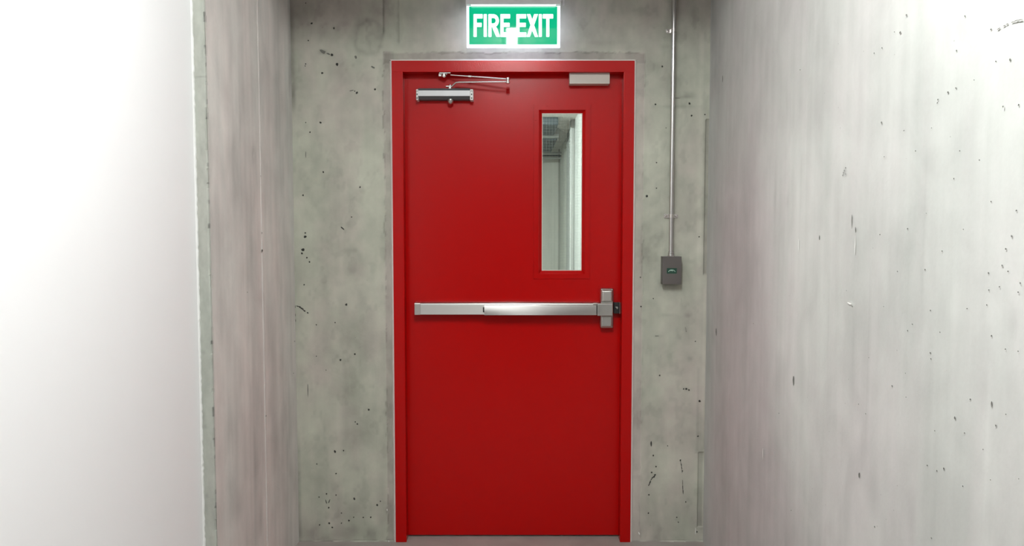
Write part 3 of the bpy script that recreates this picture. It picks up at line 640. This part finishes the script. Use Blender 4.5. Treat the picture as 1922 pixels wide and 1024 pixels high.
# ---- push bar
Yr = 3.331
rx0, rx1 = at(789, 580, Yr)[0], at(1126, 580, Yr)[0]; rz0, rz1 = at(850, 590.2, Yr)[1], at(850, 568, Yr)[1]
def rail_prof(y0, z0, z1, ch=.005, back=D_LEAF-.001, crown=0):
    pts = [(back, z1), (y0+ch, z1), (y0+ch*.25, z1-ch*.5), (y0, z1-ch*1.1)]
    for k in range(1, 8):
        t = k/8; pts.append((y0-crown*math.sin(math.pi*t), (z1-ch*1.1)*(1-t)+(z0+.001)*t))
    pts += [(y0, z0+.001), (y0+.001, z0), (back, z0)]
    return pts
bar = obj('push_bar', prism_x(bmesh.new(), rail_prof(Yr, rz0, rz1), rx0, rx1), M['rail'], door, smooth=True, label='brushed steel horizontal push bar across the door')
e0 = at(778.2, 580, Yr)[0]
bm = prism_x(bmesh.new(), rail_prof(Yr-.0012, rz0-.0008, rz1+.0006, ch=.005), e0, rx0-.0006)
obj('end_cap', bm, M['steel_l'], bar)
obj('screw', lathe((e0+.005, 3.352, rz1), (0, 0, 1), [(0, .003), (.0015, .0025), (.002, 0)], 10), M['steel'], bar)
Yp = 3.317
px0, px1 = at(909, 580, Yp)[0], at(1119.5, 580, Yp)[0]; pz0, pz1 = at(1000, 591.3, Yp)[1], at(1000, 572.0, Yp)[1]
bm = prism_x(bmesh.new(), rail_prof(Yp, pz0, pz1, ch=.0022, back=Yr+.004, crown=.0012), px0, px1)
obj('push_pad', bm, M['pad'], bar, smooth=True, label='raised push pad with a bright sheen')
obj('pad_slot', B(at(906.5, 580, Yr)[0], at(909.6, 580, Yr)[0], Yr-.004, Yr+.004, at(907, 585.5, Yr)[1], at(907, 576, Yr)[1], bev=.001), M['black'], bar)
obj('pad_slot', B(px1, at(1122, 580, Yr)[0], Yr-.003, Yr+.004, pz0+.004, pz1-.003), M['black'], bar)
# latch case: tall bevelled case, with a band carrying the bar over it
Yl = 3.345
lx0, lx1 = at(1127.2, 580, Yl)[0], at(1151.5, 580, Yl)[0]
lz0, lz1 = at(1140, 615.5, Yl)[1], at(1140, 541, Yl)[1]
case = obj('latch_case', B(lx0, lx1, Yl, D_LEAF-.001, lz0, lz1, bev=.006, seg=3), M['steel'], bar, smooth=True, label='tall steel latch case at the end of the push bar')
def puffy(x0, x1, y0, y1, z0, z1, inset):
    bm = bmesh.new()
    rings_loft(bm, [(x0, x1, z0, z1, y1), (x0, x1, z0, z1, y0+inset*.9), (x0+inset, x1-inset, z0+inset, z1-inset, y0)])
    f_ = [e for e in bm.edges if e.is_boundary and all(abs(v.co.y-y0) < 1e-6 for v in e.verts)]
    bmesh.ops.contextual_create(bm, geom=f_)
    bmesh.ops.bevel(bm, geom=[e for e in bm.edges if not e.is_boundary], offset=inset*.3, segments=3, affect='EDGES')
    bmesh.ops.recalc_face_normals(bm, faces=bm.faces)
    return bm
u0, u1 = at(1128.3, 555, Yl-.01)[0], at(1150, 555, Yl-.01)[0]
obj('case_cover', puffy(u0, u1, Yl-.015, Yl+.012, at(1140, 566.5, Yl-.012)[1], at(1140, 543, Yl-.012)[1], .0075), M['steel_l'], bar, smooth=True)
obj('case_cover', puffy(u0-.001, u1, Yl-.009, Yl+.012, at(1140, 614, Yl-.01)[1], at(1140, 592, Yl-.01)[1], .006), M['steel'], bar, smooth=True)
m0, m1 = at(1121, 580, Yp)[0], at(1150.3, 580, Yp)[0]
obj('case_band', B(m0, m1, Yp-.002, Yl+.01, at(1140, 592.6, Yp)[1], at(1140, 569, Yp)[1], bev=.0035, seg=3), M['steel'], bar, smooth=True)
obj('case_lip', B(at(1113, 570, Yr)[0], m0+.004, Yr-.006, Yr+.004, at(1113, 571.0, Yr)[1], at(1113, 568.3, Yr)[1], bev=.0007), M['steel_l'], bar)
# strike on the frame
s0, s1 = at(1152.3, 580, 3.352)[0], at(1163.0, 580, 3.352)[0]
z_0, z_1 = at(1158, 588, 3.352)[1], at(1158, 567.5, 3.352)[1]
strike = obj('strike_box', B(s0, s1, 3.352, D_LEAF-.001, z_0, z_1, bev=.0012), M['black'], door, label='black latch strike beside the push bar')
obj('latch_bolt', lathe(((s0+s1)/2+.001, 3.3515, (z_0+z_1)/2), (0, -1, 0), [(0, .0050), (.003, .0045), (.006, .003), (.0065, 0)], 12), M['steel'], strike, smooth=True)
obj('latch_bolt', B((s0+s1)/2-.007, (s0+s1)/2+.004, 3.3485, 3.353, (z_0+z_1)/2+.003, (z_0+z_1)/2+.006, bev=.0005), M['steel'], strike)
obj('strike_plate', B(s1, s1+.0018, 3.350, D_LEAF-.001, z_0-.001, z_1+.001), M['steel'], strike)

# ================================================================ FIRE EXIT SIGN
Ys = 3.235
sign = root('exit_sign', (0.004, D_WALL, at(963, 45, Ys)[1]), 'green and white illuminated sign reading FIRE EXIT above the red door', 'sign')
def S2(cx, cy, D=Ys): return at(860+cx/8.736, cy/8.736, D)      # measured on the sign's close-up
sx0, sz1 = S2(137, 60); sx1, sz0 = S2(1670, 778)
TH = .010
obj('light_panel', B(sx0, sx1, Ys+.0004, Ys+TH, sz0, sz1, bev=.0015), M['sign_edge'], sign)
obj('border', rings_loft(bmesh.new(), [(sx0+.0005, sx1-.0005, sz0+.0005, sz1-.0005, Ys), (sx0+.0005, sx1-.0005, sz0+.0005, sz1-.0005, Ys-.0006), (S2(178, 0)[0], S2(1625, 0)[0], S2(0, 730)[1], S2(0, 107)[1], Ys-.0006), (S2(178, 0)[0], S2(1625, 0)[0], S2(0, 730)[1], S2(0, 107)[1], Ys)]), M['sign_w'], sign, label='white border of the sign')
obj('green_field', B(S2(178, 0)[0], S2(1625, 0)[0], Ys-.0005, Ys+.0003, S2(0, 730)[1], S2(0, 107)[1]), M['sign_g'], sign, label='green field of the sign')
def letter(polys):
    bm = bmesh.new()
    for p in polys:
        q = [S2(a, b) for a, b in p]
        f = [bm.verts.new((X, Ys-.0014, Z)) for X, Z in q]; g = [bm.verts.new((X, Ys-.0004, Z)) for X, Z in q]
        bm.faces.new(f); n = len(q)
        for i in range(n): bm.faces.new((f[i], f[(i+1) % n], g[(i+1) % n], g[i]))
    bmesh.ops.recalc_face_normals(bm, faces=bm.faces)
    return bm
def r4(x0, y0, x1, y1, c=6): return [(x0+c, y0), (x1-c, y0), (x1, y0+c), (x1, y1-c), (x1-c, y1), (x0+c, y1), (x0, y1-c), (x0, y0+c)]
def Efn(x0, w1, w2, w3, b3=1): return [r4(x0, 233, x0+52, 605), r4(x0+40, 233, x0+w1, 303), r4(x0+40, 375, x0+w2, 443)]+([r4(x0+40, 532, x0+w3, 605)] if b3 else [])
letters = [Efn(252, 150, 134, 0, 0), [r4(418, 233, 470, 605)]]
Rp = [r4(495, 233, 545, 605)]
cx_, cy_ = 580, 340
arc_o = [(cx_+88*math.sin(t), cy_-106*math.cos(t)) for t in np.linspace(0, math.pi, 16)]; arc_i = [(cx_+36*math.sin(t), cy_-44*math.cos(t)) for t in np.linspace(0, math.pi, 16)]
for k in range(15): Rp.append([arc_o[k], arc_o[k+1], arc_i[k+1], arc_i[k]])
Rp += [[(535, 234), (582, 234), (582, 297), (535, 297)], [(535, 384), (582, 384), (582, 446), (535, 446)], [(553, 440), (612, 425), (640, 470), (687, 600), (680, 605), (632, 605), (622, 598)]]
letters += [Rp, Efn(692, 160, 152, 165), Efn(953, 162, 156, 166)]
letters += [[[(1130, 233), (1183, 233), (1215, 320), (1245, 233), (1305, 233), (1308, 238), (1245, 412), (1310, 600), (1306, 605), (1258, 605), (1212, 500), (1175, 605), (1125, 605), (1122, 600), (1185, 412), (1126, 238)]], [r4(1320, 233, 1372, 605)], [r4(1387, 233, 1557, 305), r4(1443, 290, 1495, 605)]]
for p in letters: obj('letter', letter(p), M['sign_w'], sign)
hx0, hx1 = at(874, 4, 3.205)[0], at(1053, 4, 3.205)[0]; hz0 = at(960, 7.6, 3.205)[1]
hs = obj('sign_housing', B(hx0, hx1, 3.205, 3.268, hz0, hz0+.062, bev=.002), M['housing'], sign, label='grey housing along the top of the sign')
obj('led_strip', B(sx0+.02, sx1-.02, 3.213, 3.2235, hz0-.0004, hz0+.001), M['led'], hs)
for xx in (hx0+.08, hx1-.08): obj('wall_bracket', B(xx-.02, xx+.02, 3.266, D_WALL+.001, hz0+.02, hz0+.045, bev=.002), M['housing'], sign)
tx, tz = at(1058.5, 8.5, 3.22)
obj('pull_cord_knob', lathe((tx, 3.235, tz), (0, 0, 1), [(0, .002), (.001, .0045), (.024, .0048), (.026, .003), (.05, .003)], 12), M['housing'], sign, smooth=True)
obj('side_arm', B(hx1-.001, tx+.004, 3.231, 3.239, tz+.018, tz+.026, bev=.001), M['housing'], sign)

# ================================================================ CONDUIT AND CONTROL BOX
Yq = 3.312; cr = .0105
qx0 = at(1260.0, 440, Yq)[0]; zb0 = at(1260, 478, Yq)[1]
cond = root('conduit', (qx0, Yq, zb0), 'shiny galvanised conduit pipe running down the concrete right of the door', 'pipe')
obj('pipe', T([(qx0, Yq, zb0), (qx0, Yq, Z_LOW)], cr, n=24), M['galv'], cond, smooth=True)
obj('coupling', lathe((qx0+.0005, Yq, at(1260, 481, Yq)[1]-.001), (0, 0, 1), [(0, .0145), (.016, .0145), (.0175, .0128), (.024, .0125), (.025, .0105)], 20), M['galv'], cond, smooth=True)
for y, two in ((57, 0), (405, 1)):
    zc = at(1260, y, Yq)[1]
    st_ = bmesh.new(); hw = .0085
    tube(st_, [(qx0, Yq, zc-hw), (qx0, Yq, zc+hw)], cr+.0018, n=24)
    for sg in ((-1, 1) if two else (-1,)):
        a_, b_ = sorted((qx0+sg*(cr-.002), qx0+sg*.031)); box(st_, a_, b_, D_WALL-.0055, D_WALL+.001, zc-hw, zc+hw, bev=.0008)
        a_, b_ = sorted((qx0+sg*(cr-.001), qx0+sg*(cr+.0022))); box(st_, a_, b_, Yq, D_WALL-.003, zc-hw, zc+hw)
    s_ = obj('strap', st_, M['chrome'], cond, smooth=True)
    for sgn in ((-1, 1) if two else (-1,)):
        obj('screw', lathe((qx0+sgn*.0225, D_WALL-.0055, zc), (0, -1, 0), [(0, .0055), (.002, .0055), (.0045, .003), (.005, 0)], 12), M['chrome'], s_, smooth=True)
Yx = 3.285
x0, x1 = at(1244.0, 505, Yx)[0], at(1279, 505, Yx)[0]; z0, z1 = at(1260, 533.2, Yx)[1], at(1260, 481.2, Yx)[1]
cbx = root('control_box', ((x0+x1)/2, D_WALL, z0), 'grey metal wall box with small green label at the foot of the conduit', 'box')
obj('box_body', B(x0, x1, Yx+.004, D_WALL+.001, z0, z1, bev=.0015), M['boxgrey'], cbx, smooth=True)
obj('box_cover', B(x0-.0004, x1+.0004, Yx, Yx+.0045, z0-.0004, z1+.0004, bev=.0010), M['boxgrey'], cbx, smooth=True)
a0, a1 = at(1251.5, 508, Yx)[0], at(1270.3, 508, Yx)[0]; b0, b1 = at(1260, 513, Yx)[1], at(1260, 502.8, Yx)[1]
lb = obj('label_plate', B(a0, a1, Yx-.0008, Yx+.0002, b0, b1), M['lbl'], cbx, label='small dark green label with a pale arc')
ac = (a0+a1)/2; bm = bmesh.new()
tube(bm, [(ac+.0155*math.cos(t), Yx-.0010, b0+.004+.0125*math.sin(t)) for t in np.linspace(.25, math.pi-.25, 12)], .0011, n=6)
tube(bm, [(ac-.006, Yx-.0010, b0+.0125), (ac+.001, Yx-.0010, b0+.0135), (ac+.006, Yx-.0010, b0+.0110)], .0012, n=6)
obj('printed_arc', bm, M['lblw'], lb)
obj('lock_nut', lathe((qx0, Yq, z1-.0005), (0, 0, 1), [(0, .017), (.0028, .017), (.003, .0145)], 6), M['chrome'], cbx)

# ================================================================ LIGHTS OF THE PLACE
def batten(x, y0, y1, zc, lm, label, group=None):
    t = root('ceiling_light', (x, (y0+y1)/2, zc), label, 'light')
    obj('light_body', B(x-.040, x+.040, y0, y1, zc-.035, zc, bev=.003), M['lampbody'], t)
    bm = bmesh.new(); n = 14; w_ = .031
    pr = [(x+w_*math.cos(a), zc-.034-.030*math.sin(a)) for a in np.linspace(0, math.pi, n)]
    A = [bm.verts.new((p, y0+.012, q)) for p, q in pr]; C_ = [bm.verts.new((p, y1-.012, q)) for p, q in pr]
    for i in range(n-1): bm.faces.new((A[i], A[i+1], C_[i+1], C_[i]))
    bmesh.ops.recalc_face_normals(bm, faces=bm.faces)
    for f_ in bm.faces:
        c_ = f_.calc_center_median()
        if f_.normal.dot(Vector((c_.x-x, 0, c_.z-(zc-.034)))) < 0: f_.normal_flip()
    obj('diffuser', bm, lm, t, smooth=True)
    for ya, yb in ((y0, y0+.013), (y1-.013, y1)):
        bm = bmesh.new(); A = [bm.verts.new((p, ya, q)) for p, q in pr]; C_ = [bm.verts.new((p, yb, q)) for p, q in pr]
        for i in range(n-1): bm.faces.new((A[i], A[i+1], C_[i+1], C_[i]))
        bm.faces.new(A[::-1]); bm.faces.new(C_); bmesh.ops.recalc_face_normals(bm, faces=bm.faces)
        obj('end_cap', bm, M['lampbody'], t)
    return t
batten(0.0, .36, 1.52, Z_CEIL, M['lamp'], 'white batten ceiling light in the corridor in front of the door')
batten(-.9, 4.9, 6.0, Z_FC, M['lamp2'], 'white batten ceiling light in the space beyond the door window')

# pipes and duct under the far ceiling, seen through the glass
dct = root('air_duct', (.1, 8.0, Z_FC), 'dark duct under the far ceiling seen through the door window', 'duct')
obj('duct_body', B(-.9, at(1046, 250, 7.2)[0], 7.2, 8.3, 2.305, Z_FC-.003, bev=.01), M['far_dark'], dct)
obj('duct_body', B(-.9, at(1048, 230, 6.4)[0], 6.4, 7.1, 2.335, Z_FC-.003, bev=.01), M['far_dark'], dct)
obj('duct_flange', B(-.2, at(1046, 250, 7.2)[0]+.008, 7.09, 7.21, 2.32, Z_FC-.003), M['far_pipe'], dct)
for i, (y, r, mm) in enumerate([(287, .012, 'far_pipe'), (292, .009, 'far_dark'), (297, .012, 'far_pipe')]):
    Dp = 8.62; zc = at(1035, y, Dp)[1]
    o = obj('ceiling_pipe', T([(-1.25, Dp, zc), (X_FR, Dp, zc)], r, n=10), M[mm], None, smooth=True)
    o['label'] = ['upper pale pipe beyond the window, nearest the dark duct', 'middle thin dark pipe beyond the window', 'lowest pale pipe beyond the window'][i]; o['category'] = 'pipe'; o['group'] = 'pipes beyond the door window'

for o in bpy.data.objects:
    if '_w' in o.keys(): del o['_w']
